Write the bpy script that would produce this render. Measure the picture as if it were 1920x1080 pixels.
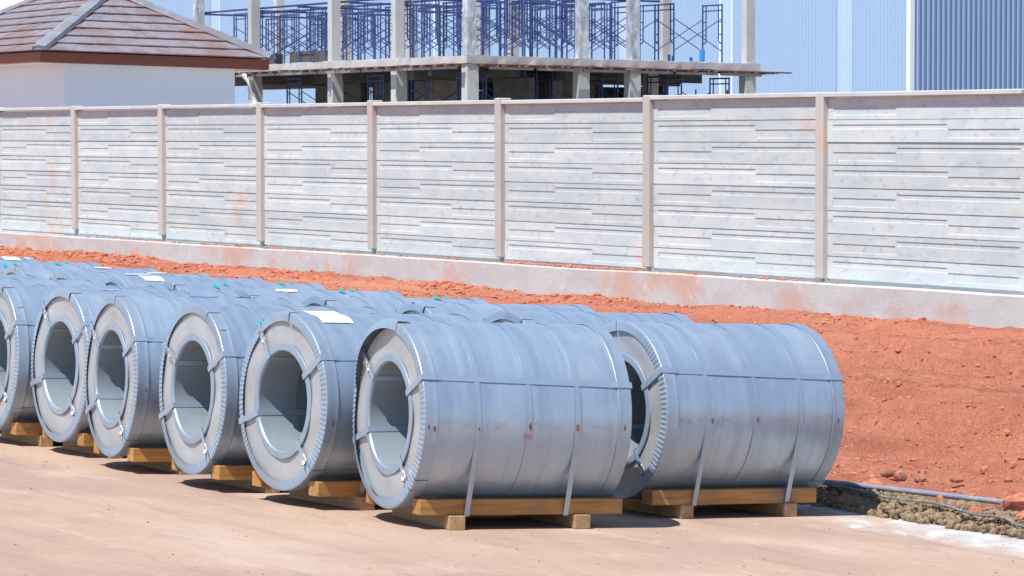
import bpy, bmesh, math, random
import numpy as np
from mathutils import Vector, Matrix

random.seed(7); rng = np.random.default_rng(11)
PI = math.pi
for o in list(bpy.data.objects): bpy.data.objects.remove(o)
scene = bpy.context.scene
COL = scene.collection

# ------------------------------------------------------------------ camera, sky, sun, exposure
TX, TY = -0.031366, -0.020141            # the yard falls gently away towards the back right
ZC = 2.359
FPX = 6600.0
PITCH = math.atan((540 - 252) / FPX)
cam = bpy.data.cameras.new('camera'); cam.sensor_width = 36; cam.lens = 36 * FPX / 1920
cam.clip_start = 0.5; cam.clip_end = 6000
camo = bpy.data.objects.new('camera', cam); COL.objects.link(camo)
camo.location = (0, 0, ZC); camo.rotation_euler = (PI / 2 - PITCH, 0, 0)
scene.camera = camo

SUN_AZ, SUN_EL = 221.0, 62.0
world = bpy.data.worlds.new('World'); scene.world = world; world.use_nodes = True
wn = world.node_tree.nodes; wl = world.node_tree.links
sky = wn.new('ShaderNodeTexSky'); sky.sky_type = 'NISHITA'; sky.sun_disc = False
sky.sun_elevation = math.radians(SUN_EL); sky.sun_rotation = math.radians(SUN_AZ)
sky.air_density = 0.7; sky.dust_density = 0.05; sky.ozone_density = 2.5
wl.new(sky.outputs[0], wn['Background'].inputs[0]); wn['Background'].inputs[1].default_value = 0.14
az, el = math.radians(SUN_AZ), math.radians(SUN_EL)
SDIR = Vector((math.sin(az) * math.cos(el), math.cos(az) * math.cos(el), math.sin(el)))
sun = bpy.data.lights.new('sun', 'SUN'); sun.energy = 4.5; sun.angle = math.radians(0.53); sun.color = (1, 0.975, 0.94)
suno = bpy.data.objects.new('sun', sun); COL.objects.link(suno)
suno.rotation_euler = (-SDIR).to_track_quat('-Z', 'Y').to_euler(); suno.location = (-20, -20, 40)
vs = scene.view_settings
vs.view_transform = 'Standard'; vs.look = 'None'; vs.exposure = 0.42; vs.gamma = 1.0

# ------------------------------------------------------------------ yard coordinates: u along the coil axes, v along the rows, h above the yard
TH = math.radians(28.3)
AU = np.array([math.cos(TH), math.sin(TH)]); AV = np.array([-math.sin(TH), math.cos(TH)])
def slope(x, y): return TX * x + TY * (y - 19)
def W(u, v, h, ks=1.0, o=None):
    q = u * AU + v * AV
    s = slope(q[0], q[1])
    if o is not None:
        q0 = o[0] * AU + o[1] * AV; s0 = slope(q0[0], q0[1]); s = s0 + ks * (s - s0)
    return (q[0], q[1], h + s)

# ------------------------------------------------------------------ helpers
def link(o, parent=None):
    COL.objects.link(o)
    if parent is not None: o.parent = parent
    return o
def me(name, v, f, mat=None, smooth=False, uv=None):
    m = bpy.data.meshes.new(name); m.from_pydata([tuple(p) for p in v], [], [tuple(q) for q in f])
    if mat:
        for k in (mat if isinstance(mat, (list, tuple)) else [mat]): m.materials.append(k)
    if uv is not None:
        lay = m.uv_layers.new(name='UVMap'); uv = np.asarray(uv, dtype=np.float32)
        idx = np.empty(len(m.loops), dtype=np.int32); m.loops.foreach_get('vertex_index', idx)
        lay.data.foreach_set('uv', uv[idx].ravel())
    if smooth: m.polygons.foreach_set('use_smooth', [True] * len(m.polygons))
    m.update(); return m
def ob(name, m, parent=None, loc=None, rot=None):
    o = bpy.data.objects.new(name, m)
    if loc is not None: o.location = loc
    if rot is not None: o.rotation_euler = rot
    return link(o, parent)
def empty(name, loc=(0, 0, 0)):
    o = bpy.data.objects.new(name, None); o.location = loc; o.empty_display_size = 0.2
    return link(o)
def tag(o, label=None, cat=None, group=None, kind=None):
    if label: o['label'] = label
    if cat: o['category'] = cat
    if group: o['group'] = group
    if kind: o['kind'] = kind
    return o
BOXF = [(0, 3, 2, 1), (4, 5, 6, 7), (0, 1, 5, 4), (1, 2, 6, 5), (2, 3, 7, 6), (3, 0, 4, 7)]
def box(x0, x1, y0, y1, z0, z1):
    return [(x0, y0, z0), (x1, y0, z0), (x1, y1, z0), (x0, y1, z0), (x0, y0, z1), (x1, y0, z1), (x1, y1, z1), (x0, y1, z1)]
class MB:
    def __init__(s): s.v = []; s.f = []
    def add(s, v, f):
        n = len(s.v); s.v += [tuple(p) for p in v]; s.f += [tuple(i + n for i in q) for q in f]; return s
    def box(s, *a): return s.add(box(*a), BOXF)
    def map(s, fn): s.v = [fn(*p) for p in s.v]; return s
    def tube(s, p, q, r, n=6):
        p, q = Vector(p), Vector(q); d = (q - p).normalized()
        a = d.orthogonal().normalized(); b = d.cross(a)
        vs_ = []
        for c in (p, q):
            for k in range(n):
                t = 2 * PI * k / n; vs_.append(c + a * math.cos(t) * r + b * math.sin(t) * r)
        fs = [(k, (k + 1) % n, n + (k + 1) % n, n + k) for k in range(n)] + [tuple(range(n))[::-1], tuple(range(n, 2 * n))]
        return s.add(vs_, fs)
    def mesh(s, name, mat, smooth=False): return me(name, s.v, s.f, mat, smooth)
    def build(s, name, mat, parent=None, smooth=False): return ob(name, s.mesh(name, mat, smooth), parent)
def bevel(m, w, seg=1):
    bm = bmesh.new(); bm.from_mesh(m)
    bmesh.ops.bevel(bm, geom=bm.edges[:], offset=w, segments=seg, affect='EDGES', profile=0.6)
    bm.to_mesh(m); bm.free(); return m
def vnoise(x, y, seed=0):
    """smooth value noise on arrays"""
    xi = np.floor(x).astype(np.int64); yi = np.floor(y).astype(np.int64); xf = x - xi; yf = y - yi
    def hsh(a, b):
        n = (a * 374761393 + b * 668265263 + seed * 982451653) & 0x7fffffff
        n = ((n ^ (n >> 13)) * 1274126177) & 0x7fffffff
        return ((n ^ (n >> 16)) & 0xffff) / 65535.0
    sx = xf * xf * (3 - 2 * xf); sy = yf * yf * (3 - 2 * yf)
    a = hsh(xi, yi); b = hsh(xi + 1, yi); c = hsh(xi, yi + 1); d = hsh(xi + 1, yi + 1)
    return (a * (1 - sx) + b * sx) * (1 - sy) + (c * (1 - sx) + d * sx) * sy
def fbm(x, y, oct=4, seed=0):
    r = 0; a = 0.5; f = 1.0
    for k in range(oct): r = r + a * (vnoise(x * f, y * f, seed + k) - .5); a *= .55; f *= 2.03
    return r

# ------------------------------------------------------------------ materials
def material(name, col, rough=.7, metal=0.0, layers=(), bump=(), space='P', ovar=0.0, rnoise=0.0, spec=None, rot=0.0):
    """layers: (colour, scale, lo, hi, stretch, amount); bump: (scale, strength, distance, stretch)"""
    m = bpy.data.materials.new(name); m.use_nodes = True; nt = m.node_tree; N = nt.nodes; L = nt.links
    b = N['Principled BSDF']; b.inputs['Roughness'].default_value = rough; b.inputs['Metallic'].default_value = metal
    if spec is not None: b.inputs['Specular IOR Level'].default_value = spec
    if space == 'P': src = N.new('ShaderNodeNewGeometry').outputs['Position']
    elif space == 'UV': src = N.new('ShaderNodeTexCoord').outputs['UV']
    else: src = N.new('ShaderNodeTexCoord').outputs['Object']
    if rot:
        vr = N.new('ShaderNodeVectorRotate'); vr.rotation_type = 'Z_AXIS'; vr.inputs['Angle'].default_value = rot; L.new(src, vr.inputs['Vector']); src = vr.outputs[0]
    oi = N.new('ShaderNodeObjectInfo')
    if space != 'P':
        ad = N.new('ShaderNodeVectorMath'); ad.operation = 'ADD'; L.new(src, ad.inputs[0])
        ml = N.new('ShaderNodeMath'); ml.operation = 'MULTIPLY'; ml.inputs[1].default_value = 37.0
        L.new(oi.outputs['Random'], ml.inputs[0]); L.new(ml.outputs[0], ad.inputs[1]); src0 = src; src = ad.outputs[0]
    def noise(scale, st, detail=5):
        mp = N.new('ShaderNodeMapping'); mp.inputs['Scale'].default_value = st; L.new(src, mp.inputs[0])
        n = N.new('ShaderNodeTexNoise'); n.inputs['Scale'].default_value = scale; n.inputs['Detail'].default_value = detail
        n.inputs['Roughness'].default_value = .6; L.new(mp.outputs[0], n.inputs['Vector']); return n.outputs['Fac']
    rgb = N.new('ShaderNodeRGB'); rgb.outputs[0].default_value = (*col, 1); cur = rgb.outputs[0]
    for c2, sc, lo, hi, st, amt in layers:
        mr = N.new('ShaderNodeMapRange'); mr.inputs[1].default_value = lo; mr.inputs[2].default_value = hi
        mr.inputs[4].default_value = amt; mr.interpolation_type = 'SMOOTHSTEP'; L.new(noise(sc, st), mr.inputs[0])
        mx = N.new('ShaderNodeMix'); mx.data_type = 'RGBA'; L.new(mr.outputs[0], mx.inputs[0]); L.new(cur, mx.inputs[6])
        mx.inputs[7].default_value = (*c2, 1); cur = mx.outputs[2]
    if ovar:
        mr = N.new('ShaderNodeMapRange'); mr.inputs[3].default_value = 1 - ovar; mr.inputs[4].default_value = 1 + ovar
        L.new(oi.outputs['Random'], mr.inputs[0])
        hs = N.new('ShaderNodeHueSaturation'); L.new(mr.outputs[0], hs.inputs['Value']); L.new(cur, hs.inputs['Color']); cur = hs.outputs[0]
    L.new(cur, b.inputs['Base Color'])
    if rnoise:
        mr = N.new('ShaderNodeMapRange'); mr.inputs[1].default_value = .3; mr.inputs[2].default_value = .7
        mr.inputs[3].default_value = rough - rnoise; mr.inputs[4].default_value = rough + rnoise
        L.new(noise(1.0, (18, 1.6, 1)) if space == 'UV' else noise(4, (1, 1, 1)), mr.inputs[0]); L.new(mr.outputs[0], b.inputs['Roughness'])
    prev = None
    for sc, stg, dist, st in bump:
        bp = N.new('ShaderNodeBump'); bp.inputs['Strength'].default_value = stg; bp.inputs['Distance'].default_value = dist
        L.new(noise(sc, st, 8), bp.inputs['Height'])
        if prev: L.new(prev, bp.inputs['Normal'])
        prev = bp.outputs[0]
    if prev: L.new(prev, b.inputs['Normal'])
    m['_cur'] = 0
    return m
I3 = (1, 1, 1)
def stain_or_tint(m, v0, wdt, col, amt, xs=9.0):
    """a streaky tint round one height of a coil (UV.y in metres round the girth)"""
    nt = m.node_tree; N = nt.nodes; L = nt.links; b = N['Principled BSDF']
    tc = N.new('ShaderNodeTexCoord'); sp = N.new('ShaderNodeSeparateXYZ'); L.new(tc.outputs['UV'], sp.inputs[0])
    s1 = N.new('ShaderNodeMath'); s1.operation = 'SUBTRACT'; L.new(sp.outputs[1], s1.inputs[0]); s1.inputs[1].default_value = v0
    ab = N.new('ShaderNodeMath'); ab.operation = 'ABSOLUTE'; L.new(s1.outputs[0], ab.inputs[0])
    mr = N.new('ShaderNodeMapRange'); mr.inputs[1].default_value = wdt; mr.inputs[2].default_value = 0; mr.interpolation_type = 'SMOOTHSTEP'
    L.new(ab.outputs[0], mr.inputs[0])
    oi = N.new('ShaderNodeObjectInfo'); ad = N.new('ShaderNodeVectorMath'); L.new(tc.outputs['UV'], ad.inputs[0])
    ml = N.new('ShaderNodeMath'); ml.operation = 'MULTIPLY'; ml.inputs[1].default_value = 21; L.new(oi.outputs['Random'], ml.inputs[0]); L.new(ml.outputs[0], ad.inputs[1])
    n = N.new('ShaderNodeTexNoise'); n.inputs['Scale'].default_value = xs; n.inputs['Detail'].default_value = 8; n.inputs['Roughness'].default_value = .75
    L.new(ad.outputs[0], n.inputs['Vector'])
    r2 = N.new('ShaderNodeMapRange'); r2.inputs[1].default_value = .5; r2.inputs[2].default_value = .68; r2.inputs[4].default_value = amt
    L.new(n.outputs['Fac'], r2.inputs[0])
    mu = N.new('ShaderNodeMath'); mu.operation = 'MULTIPLY'; L.new(mr.outputs[0], mu.inputs[0]); L.new(r2.outputs[0], mu.inputs[1])
    old = b.inputs['Base Color'].links[0].from_socket
    mx = N.new('ShaderNodeMix'); mx.data_type = 'RGBA'; L.new(mu.outputs[0], mx.inputs[0]); L.new(old, mx.inputs[6]); mx.inputs[7].default_value = (*col, 1)
    L.new(mx.outputs[2], b.inputs['Base Color'])
    return m

M = {}
def galv(name, spat, smear):
    m = material(name, (.37, .475, .58), .38, .47, space='UV', ovar=.05, rnoise=.13,
        layers=[((.27, .355, .45), 1.0, .40, .66, (14, 1.0, 1), .5), ((.48, .56, .63), 1.5, .48, .68, (1, 1, 1), .6), ((.24, .275, .32), 1.0, .60, .80, (34, .9, 1), .35), ((.66, .67, .64), 55, .71 - spat, .75 - spat, I3, .55)],
        bump=[(1.0, .07, .004, (30, 1.2, 1)), (1.8, .16, .03, I3), (5, .06, .01, (1, 2, 1))])
    stain_or_tint(m, -.03, .05, (.13, .11, .11), .75)
    stain_or_tint(m, -.30, .28, (.38, .30, .24), smear, 3.2)
    stain_or_tint(m, .62, .35, (.52, .60, .66), .5, 3.0)  # paler streaks on the upper flank
    return m
M['galv'] = galv('galvanised_sheet', 0, .4)
M['galv_spattered'] = galv('spattered_galvanised_sheet', .05, .85)
M['edge'] = material('edge_ring_steel', (.36, .445, .535), .45, .45, space='O', ovar=.05, layers=[((.28, .345, .42), 9, .45, .65, I3, .4)], bump=[(30, .06, .003, I3)])
M['cover'] = material('end_cover_steel', (.47, .48, .48), .50, .35, space='O', ovar=.05,
    layers=[((.40, .405, .415), 4, .42, .66, I3, .5), ((.55, .545, .53), 26, .52, .7, I3, .35), ((.50, .44, .38), 6, .62, .78, I3, .35)], bump=[(2.6, .30, .03, I3), (9, .12, .01, I3), (60, .06, .002, I3)])
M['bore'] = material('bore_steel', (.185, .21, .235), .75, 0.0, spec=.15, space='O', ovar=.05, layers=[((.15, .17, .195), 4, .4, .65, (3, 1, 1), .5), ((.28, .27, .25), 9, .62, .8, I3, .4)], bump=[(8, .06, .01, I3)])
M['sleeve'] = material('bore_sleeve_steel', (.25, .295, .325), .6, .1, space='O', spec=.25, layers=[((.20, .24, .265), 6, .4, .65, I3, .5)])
M['strap'] = material('steel_strap', (.36, .46, .56), .40, .48, space='O', layers=[((.30, .33, .36), 10, .54, .74, I3, .4)])
M['buckle'] = material('strap_seal', (.62, .65, .68), .4, .7, space='O')
M['rust'] = material('rust', (.16, .075, .04), .9, 0, space='O', layers=[((.30, .16, .06), 30, .4, .6, I3, .8)])
M['paper'] = material('white_paper', (.84, .84, .82), .8, space='O', layers=[((.72, .72, .70), 8, .5, .7, I3, .4)])
M['teal'] = material('teal_plastic', (.0, .34, .32), .45, space='O')
M['blue_tape'] = material('blue_print', (.42, .52, .78), .6, .3, space='O', layers=[((.60, .64, .70), 26, .46, .54, (1, 6, 1), 1.0)])
M['blue'] = material('blue_film', (.05, .14, .55), .4, space='O')
M['red_print'] = material('red_print', (.46, .20, .22), .6, space='O', layers=[((.5, .5, .52), 60, .5, .6, I3, .7)])
M['timber'] = material('sawn_timber', (.47, .225, .06), .75, space='O', ovar=.14,
    layers=[((.30, .15, .045), 3.0, .42, .64, (1.2, 16, 16), .75), ((.60, .34, .12), 2.0, .52, .72, (.8, 9, 9), .6), ((.20, .15, .105), 2.2, .54, .72, I3, .65)], bump=[(6, .3, .006, (1, 12, 12))])
M['timber_block'] = material('rough_timber_block', (.42, .26, .13), .85, space='O', ovar=.15,
    layers=[((.30, .17, .07), 4, .42, .64, (14, 1.2, 14), .7), ((.52, .37, .24), 16, .5, .7, I3, .6)], bump=[(30, .5, .008, I3)])
M['pad'] = material('dusty_yard', rot=-TH, col=(.475, .335, .245), rough=.95, layers=[((.39, .27, .21), .55, .42, .60, (1, .45, 1), .85), ((.53, .40, .325), .9, .50, .68, (1, .4, 1), .85), ((.30, .22, .175), 1.5, .54, .74, (2.6, .35, 1), .7), ((.33, .25, .205), .9, .56, .66, (3.2, .07, 1), .35), ((.55, .43, .34), 1.3, .58, .68, (3.0, .09, 1), .3), ((.37, .235, .17), 22, .52, .64, I3, .35), ((.52, .42, .35), 5, .60, .72, I3, .5), ((.27, .18, .13), 90, .64, .70, I3, .5)],
    bump=[(60, .35, .01, I3), (9, .3, .03, I3)], spec=.1)
def bare_edge(m):
    nt = m.node_tree; N = nt.nodes; L = nt.links; b = N['Principled BSDF']
    g = N.new('ShaderNodeNewGeometry')
    def dot(vec):
        d = N.new('ShaderNodeVectorMath'); d.operation = 'DOT_PRODUCT'; L.new(g.outputs['Position'], d.inputs[0]); d.inputs[1].default_value = vec; return d.outputs['Value']
    def math_(op, a, b_):
        q = N.new('ShaderNodeMath'); q.operation = op
        for i_, v_ in enumerate((a, b_)):
            if isinstance(v_, (int, float)): q.inputs[i_].default_value = v_
            else: L.new(v_, q.inputs[i_])
        return q.outputs[0]
    def nz(sc, st):
        mp = N.new('ShaderNodeMapping'); mp.inputs['Scale'].default_value = st; mp.inputs['Rotation'].default_value = (0, 0, -TH); L.new(g.outputs['Position'], mp.inputs[0])
        n = N.new('ShaderNodeTexNoise'); n.inputs['Scale'].default_value = sc; n.inputs['Detail'].default_value = 8; n.inputs['Roughness'].default_value = .68; L.new(mp.outputs[0], n.inputs['Vector']); return n.outputs['Fac']
    u = dot((AU[0], AU[1], 0)); v = dot((AV[0], AV[1], 0))
    e = math_('ADD', u, math_('MULTIPLY', math_('SUBTRACT', nz(1.3, (1.6, .6, 1)), .5), 2.4))
    e = math_('SUBTRACT', e, math_('MULTIPLY', math_('MAXIMUM', math_('SUBTRACT', v, 18.0), 0), .22))
    mr = N.new('ShaderNodeMapRange'); mr.inputs[1].default_value = 12.45; mr.inputs[2].default_value = 12.72; L.new(e, mr.inputs[0])
    c = N.new('ShaderNodeMix'); c.data_type = 'RGBA'; c.inputs[6].default_value = (.47, .43, .39, 1); c.inputs[7].default_value = (.60, .58, .55, 1)
    m2 = N.new('ShaderNodeMapRange'); m2.inputs[1].default_value = .42; m2.inputs[2].default_value = .58; L.new(nz(5, (1, .7, 1)), m2.inputs[0]); L.new(m2.outputs[0], c.inputs[0])
    old = b.inputs['Base Color'].links[0].from_socket
    mx = N.new('ShaderNodeMix'); mx.data_type = 'RGBA'; L.new(mr.outputs[0], mx.inputs[0]); L.new(old, mx.inputs[6]); L.new(c.outputs[2], mx.inputs[7]); L.new(mx.outputs[2], b.inputs['Base Color'])
bare_edge(M['pad'])
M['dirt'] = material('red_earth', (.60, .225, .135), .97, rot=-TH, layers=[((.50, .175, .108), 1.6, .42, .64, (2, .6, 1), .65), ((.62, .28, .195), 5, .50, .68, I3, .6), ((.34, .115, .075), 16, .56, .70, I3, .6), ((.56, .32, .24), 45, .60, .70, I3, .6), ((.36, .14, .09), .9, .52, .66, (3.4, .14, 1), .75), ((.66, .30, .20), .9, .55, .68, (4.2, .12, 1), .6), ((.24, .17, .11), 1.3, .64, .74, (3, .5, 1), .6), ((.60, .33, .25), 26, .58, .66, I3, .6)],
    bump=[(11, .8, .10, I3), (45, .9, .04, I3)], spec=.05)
M['clod'] = material('red_clods', (.56, .21, .128), .97, layers=[((.30, .09, .055), 20, .4, .6, I3, .8), ((.52, .27, .19), 11, .55, .7, I3, .8)], bump=[(80, .4, .01, I3)], spec=.05)
M['spoil'] = material('grey_clay_clods', (.29, .205, .125), .97, layers=[((.20, .145, .09), 18, .4, .62, I3, .8), ((.40, .32, .23), 40, .5, .7, I3, .7), ((.34, .14, .08), 4, .58, .7, I3, .7)], bump=[(70, .6, .012, I3)], spec=.05)
M['site'] = material('unseen_grey_ground', (.27, .25, .22), .95, layers=[((.34, .30, .26), .3, .42, .62, I3, .7)], spec=.05)
M['grit'] = material('yard_grit', (.24, .155, .115), .95, layers=[((.40, .30, .24), 9, .5, .6, I3, .8)])
M['stone'] = material('stone', (.38, .17, .11), .9, space='O', ovar=.2, layers=[((.26, .10, .06), 10, .4, .6, I3, .8), ((.52, .36, .28), 18, .55, .7, I3, .6)], bump=[(40, .5, .01, I3)])
M['concrete_clean'] = material('bare_concrete', (.56, .52, .48), .9, layers=[((.45, .33, .25), 2.2, .44, .58, (1, .5, 1), .95), ((.64, .61, .58), 6, .5, .66, I3, .6), ((.42, .38, .34), 30, .62, .7, I3, .6)], bump=[(40, .4, .008, I3)], spec=.1)
M['panel'] = material('precast_panel', (.56, .605, .59), .85, ovar=.08,
    layers=[((.46, .525, .545), 1.3, .40, .62, (1, 1, 3), .75), ((.64, .66, .62), 3.0, .54, .72, (1, 1, 6), .6), ((.62, .40, .28), .8, .60, .76, (1, 1, 1.2), .75), ((.38, .41, .43), 2.2, .55, .68, (3, 3, 7), .65), ((.60, .52, .38), 2.0, .58, .74, (1, 1, 7), .6), ((.46, .48, .49), 9, .52, .72, (4, 4, .8), .4)], bump=[(50, .15, .004, I3)], spec=.15)
M['post'] = material('precast_post', (.50, .465, .415), .88, ovar=.06, layers=[((.47, .445, .41), 2, .4, .6, I3, .8), ((.60, .40, .28), 2.4, .54, .7, (1, 1, .6), .5), ((.55, .53, .51), 7, .55, .7, I3, .5)], bump=[(40, .2, .005, I3)], spec=.15)
M['cap'] = material('precast_cap', (.56, .57, .55), .88, layers=[((.50, .49, .47), 2, .4, .6, I3, .7), ((.64, .46, .35), 1.8, .6, .74, I3, .5)], bump=[(40, .2, .004, I3)], spec=.15)
M['plinth'] = material('plinth_concrete', (.50, .505, .49), .92, layers=[((.45, .435, .425), 1.4, .42, .62, (1, 1, 2), .7), ((.54, .34, .25), .8, .48, .66, (1, 1, 1.6), .75), ((.30, .20, .15), 9, .64, .74, (1, 1, 3), .6), ((.64, .60, .56), 6, .55, .7, I3, .5)], bump=[(30, .4, .01, I3), (6, .25, .02, I3)], spec=.1)
M['white_wall'] = material('painted_render', (.82, .85, .89), .8, layers=[((.76, .79, .84), .8, .45, .65, I3, .5), ((.70, .71, .77), .5, .55, .7, (1, 1, .2), .35)], bump=[(60, .08, .003, I3)])
M['fascia'] = material('brown_fascia', (.27, .075, .042), .6, layers=[((.22, .062, .036), 2, .45, .65, I3, .6)])
M['tile'] = material('roof_tile', (.225, .15, .14), .75, space='P', ovar=.08,
    layers=[((.25, .25, .295), .7, .42, .56, (1, 1, 1), .75), ((.17, .12, .115), 2.6, .50, .66, (1, 1, 1), .6), ((.40, .38, .39), 3.4, .62, .74, (1, 1, 2), .5), ((.21, .14, .13), 7, .5, .55, (2, 2, .3), .35)], bump=[(9, .25, .02, I3)])
M['hip'] = material('hip_tile', (.24, .245, .28), .7, layers=[((.19, .17, .18), 2, .45, .62, I3, .7), ((.34, .34, .37), 3, .58, .7, I3, .7)], bump=[(12, .2, .01, I3)])
M['conc'] = material('cast_concrete', (.50, .49, .46), .9, ovar=.08, layers=[((.42, .41, .39), .8, .42, .62, I3, .7), ((.55, .53, .49), 2, .52, .7, I3, .7), ((.30, .29, .27), 3, .6, .74, (1, 1, .4), .5)], bump=[(20, .3, .01, I3)])
M['wrap'] = material('film_wrapped_concrete', (.50, .51, .52), .22, .35, layers=[((.72, .74, .77), 3.5, .5, .58, (1, 1, .6), .8), ((.34, .35, .37), 5, .52, .6, (1, 1, .5), .8)], bump=[(5, .8, .05, (1, 1, .6))])
M['scaf'] = material('blue_scaffold', (.04, .075, .22), .5, .2, space='O', ovar=.25, layers=[((.07, .06, .12), 6, .5, .62, I3, .7)])
M['ply'] = material('shutter_board', (.20, .12, .07), .8, ovar=.2, layers=[((.33, .22, .13), 3, .45, .6, I3, .7)])
M['red_board'] = material('red_form_board', (.30, .075, .045), .7, layers=[((.38, .14, .09), 3, .45, .6, I3, .7)])
M['soffit'] = material('shaded_soffit_board', (.10, .095, .09), .8, layers=[((.09, .075, .06), 3, .45, .6, I3, .7)])  # shade below the slab put into the board and beam colour
M['alu'] = material('form_beam', (.30, .30, .31), .55, .3, layers=[((.22, .22, .23), 3, .45, .6, I3, .7)])
M['dark_wall'] = material('bare_block_wall', (.09, .08, .07), .9, layers=[((.06, .055, .05), 2, .45, .6, I3, .7)])
M['brown_wall'] = material('clay_block_wall', (.17, .145, .12), .9, layers=[((.11, .095, .08), 2, .45, .6, I3, .7)])
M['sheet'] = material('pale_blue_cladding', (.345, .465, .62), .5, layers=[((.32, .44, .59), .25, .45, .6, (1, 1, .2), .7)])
M['sheet_shaded'] = material('shaded_blue_cladding', (.29, .40, .57), .45, layers=[((.26, .37, .54), .4, .45, .6, (1, 1, .2), .7)])  # same cladding, with grazing shade and sky reflection put into the colour
M['skylight'] = material('translucent_sheet', (.46, .57, .68), .45, layers=[((.42, .54, .65), .5, .45, .6, (1, 1, .3), .7)])
M['trim'] = material('white_trim', (.80, .84, .86), .45)
M['pipe'] = material('dusty_conduit', (.22, .25, .32), .6, layers=[((.36, .32, .26), 7, .48, .6, I3, .9), ((.20, .26, .40), 16, .55, .66, I3, .7)])
M['cable'] = material('black_cable', (.16, .16, .17), .6, layers=[((.30, .27, .24), 9, .5, .6, I3, .8)])
M['blue_pipe'] = material('blue_pvc', (.03, .25, .62), .4)
M['rag'] = material('torn_sheeting', (.55, .53, .50), .9, layers=[((.40, .37, .34), 6, .45, .6, I3, .8)])

# ------------------------------------------------------------------ the ground: red earth to the horizon, one sheet
EDGE_U = 13.16
def ground_h(u, v):
    """height above the yard plane of the red earth"""
    t = np.clip((u - EDGE_U - .15) / (21.9 - EDGE_U), 0, 1)
    base = .07 + .765 * t + .05 * np.clip((u - 18) / 4, 0, 1) * np.clip((v - 46) / 6, 0, 1)
    rough = .04 * fbm(u * .55, v * .2, 3, 3) + .15 * fbm(u * 3.2, v * .18, 3, 9) + .09 * fbm(u * 6.5, v * 4.0, 3, 15)
    for uu, dp, w in ((14.95, .10, .08), (15.7, .07, .09), (16.6, .10, .08), (17.33, .13, .05), (18.1, .08, .07), (19.0, .11, .09), (19.7, .08, .07), (20.4, .11, .08)):  # narrowest groove is an overhead cable's shadow line put into the shape
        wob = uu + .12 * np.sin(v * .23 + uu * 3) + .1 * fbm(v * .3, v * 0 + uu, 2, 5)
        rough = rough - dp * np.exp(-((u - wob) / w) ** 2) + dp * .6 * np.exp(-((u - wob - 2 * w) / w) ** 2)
    bank = .055 * np.exp(-((u - 21.75) / .35) ** 2) * (0.6 + 2.2 * fbm(v * .8, v * 0, 3, 21) + .5)
    inside = np.clip((u - EDGE_U) / .25, 0, 1)
    outside = np.clip((24 - u) / 2, 0, 1)
    hh = (base + rough * outside + bank * outside) * inside + (1 - inside) * -.12
    return hh
us = np.concatenate([[-2500, -800, -250, -80, -20, 4, 10, 12.6], np.arange(13.0, 22.4, .055), [23, 25, 30, 45, 80, 160, 400, 1000, 2600]])
vsx = np.concatenate([[-2500, -700, -200, -60, -20, 0, 8, 12], np.arange(14, 30, .075), np.arange(30, 64, .12), [66, 70, 80, 110, 170, 300, 700, 1500, 2600]])
UU, VV = np.meshgrid(us, vsx, indexing='ij')
HH = ground_h(UU, VV)
X = UU * AU[0] + VV * AV[0]; Y = UU * AU[1] + VV * AV[1]
fall = np.clip((np.hypot(UU, VV)) / 1.0, 0, 260)
Z = HH + np.where(np.hypot(UU, VV) < 260, slope(X, Y), slope(X * 260 / np.maximum(np.hypot(UU, VV), 1), Y * 260 / np.maximum(np.hypot(UU, VV), 1)))
nu, nv = UU.shape
gv = np.stack([X.ravel(), Y.ravel(), Z.ravel()], 1)
ii, jj = np.meshgrid(np.arange(nu - 1), np.arange(nv - 1), indexing='ij')
a_ = (ii * nv + jj).ravel(); gf = np.stack([a_, a_ + nv, a_ + nv + 1, a_ + 1], 1)
def fastmesh(name, v, f, mat, smooth=True):
    m = bpy.data.meshes.new(name); v = np.asarray(v, np.float32); f = np.asarray(f, np.int32); k = f.shape[1]
    m.vertices.add(len(v)); m.vertices.foreach_set('co', v.ravel())
    m.loops.add(f.size); m.loops.foreach_set('vertex_index', f.ravel())
    m.polygons.add(len(f)); m.polygons.foreach_set('loop_start', np.arange(0, f.size, k, dtype=np.int32))
    m.polygons.foreach_set('loop_total', np.full(len(f), k, np.int32))
    m.polygons.foreach_set('use_smooth', np.full(len(f), smooth)); m.materials.append(mat); m.update(calc_edges=True); m.validate(); return m
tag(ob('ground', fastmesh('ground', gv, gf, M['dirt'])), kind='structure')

def ground_pts0(u, v, up):
    x = u * AU[0] + v * AV[0]; y = u * AU[1] + v * AV[1]; rr = np.maximum(np.hypot(u, v), 1); f = np.minimum(260 / rr, 1)
    return np.stack([x, y, ground_h(u, v) + slope(x * f, y * f) + up], 1)
# the hard yard with its broken white edge
def strip(name, mat, pts_left, pts_right, h):
    v = [W(u, vv, h) for u, vv in pts_left] + [W(u, vv, h) for u, vv in pts_right]; n = len(pts_left)
    return ob(name, me(name, v, [(k, n + k, n + k + 1, k + 1) for k in range(n - 1)], mat))
vv = np.concatenate([[-180, -60, 0, 8], np.arange(12, 30, .15), np.arange(30, 66, 1.5), [80, 120, 200]])
er = EDGE_U + .10 * fbm(vv * .9, vv * 0, 4, 31)
o = strip('yard', M['pad'], [(-180, v_) for v_ in vv], [(e, v_) for e, v_ in zip(er, vv)], 0.0); tag(o, kind='structure')
gu = np.array([22.35, 24, 30, 45, 80, 160, 400]); gvv = np.array([-120, -40, 0, 14, 24, 34, 44, 54, 64, 80, 110, 170, 300, 600])
G1, G2 = np.meshgrid(gu, gvv, indexing='ij'); q = ground_pts0(G1.ravel(), G2.ravel(), .06)
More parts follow.
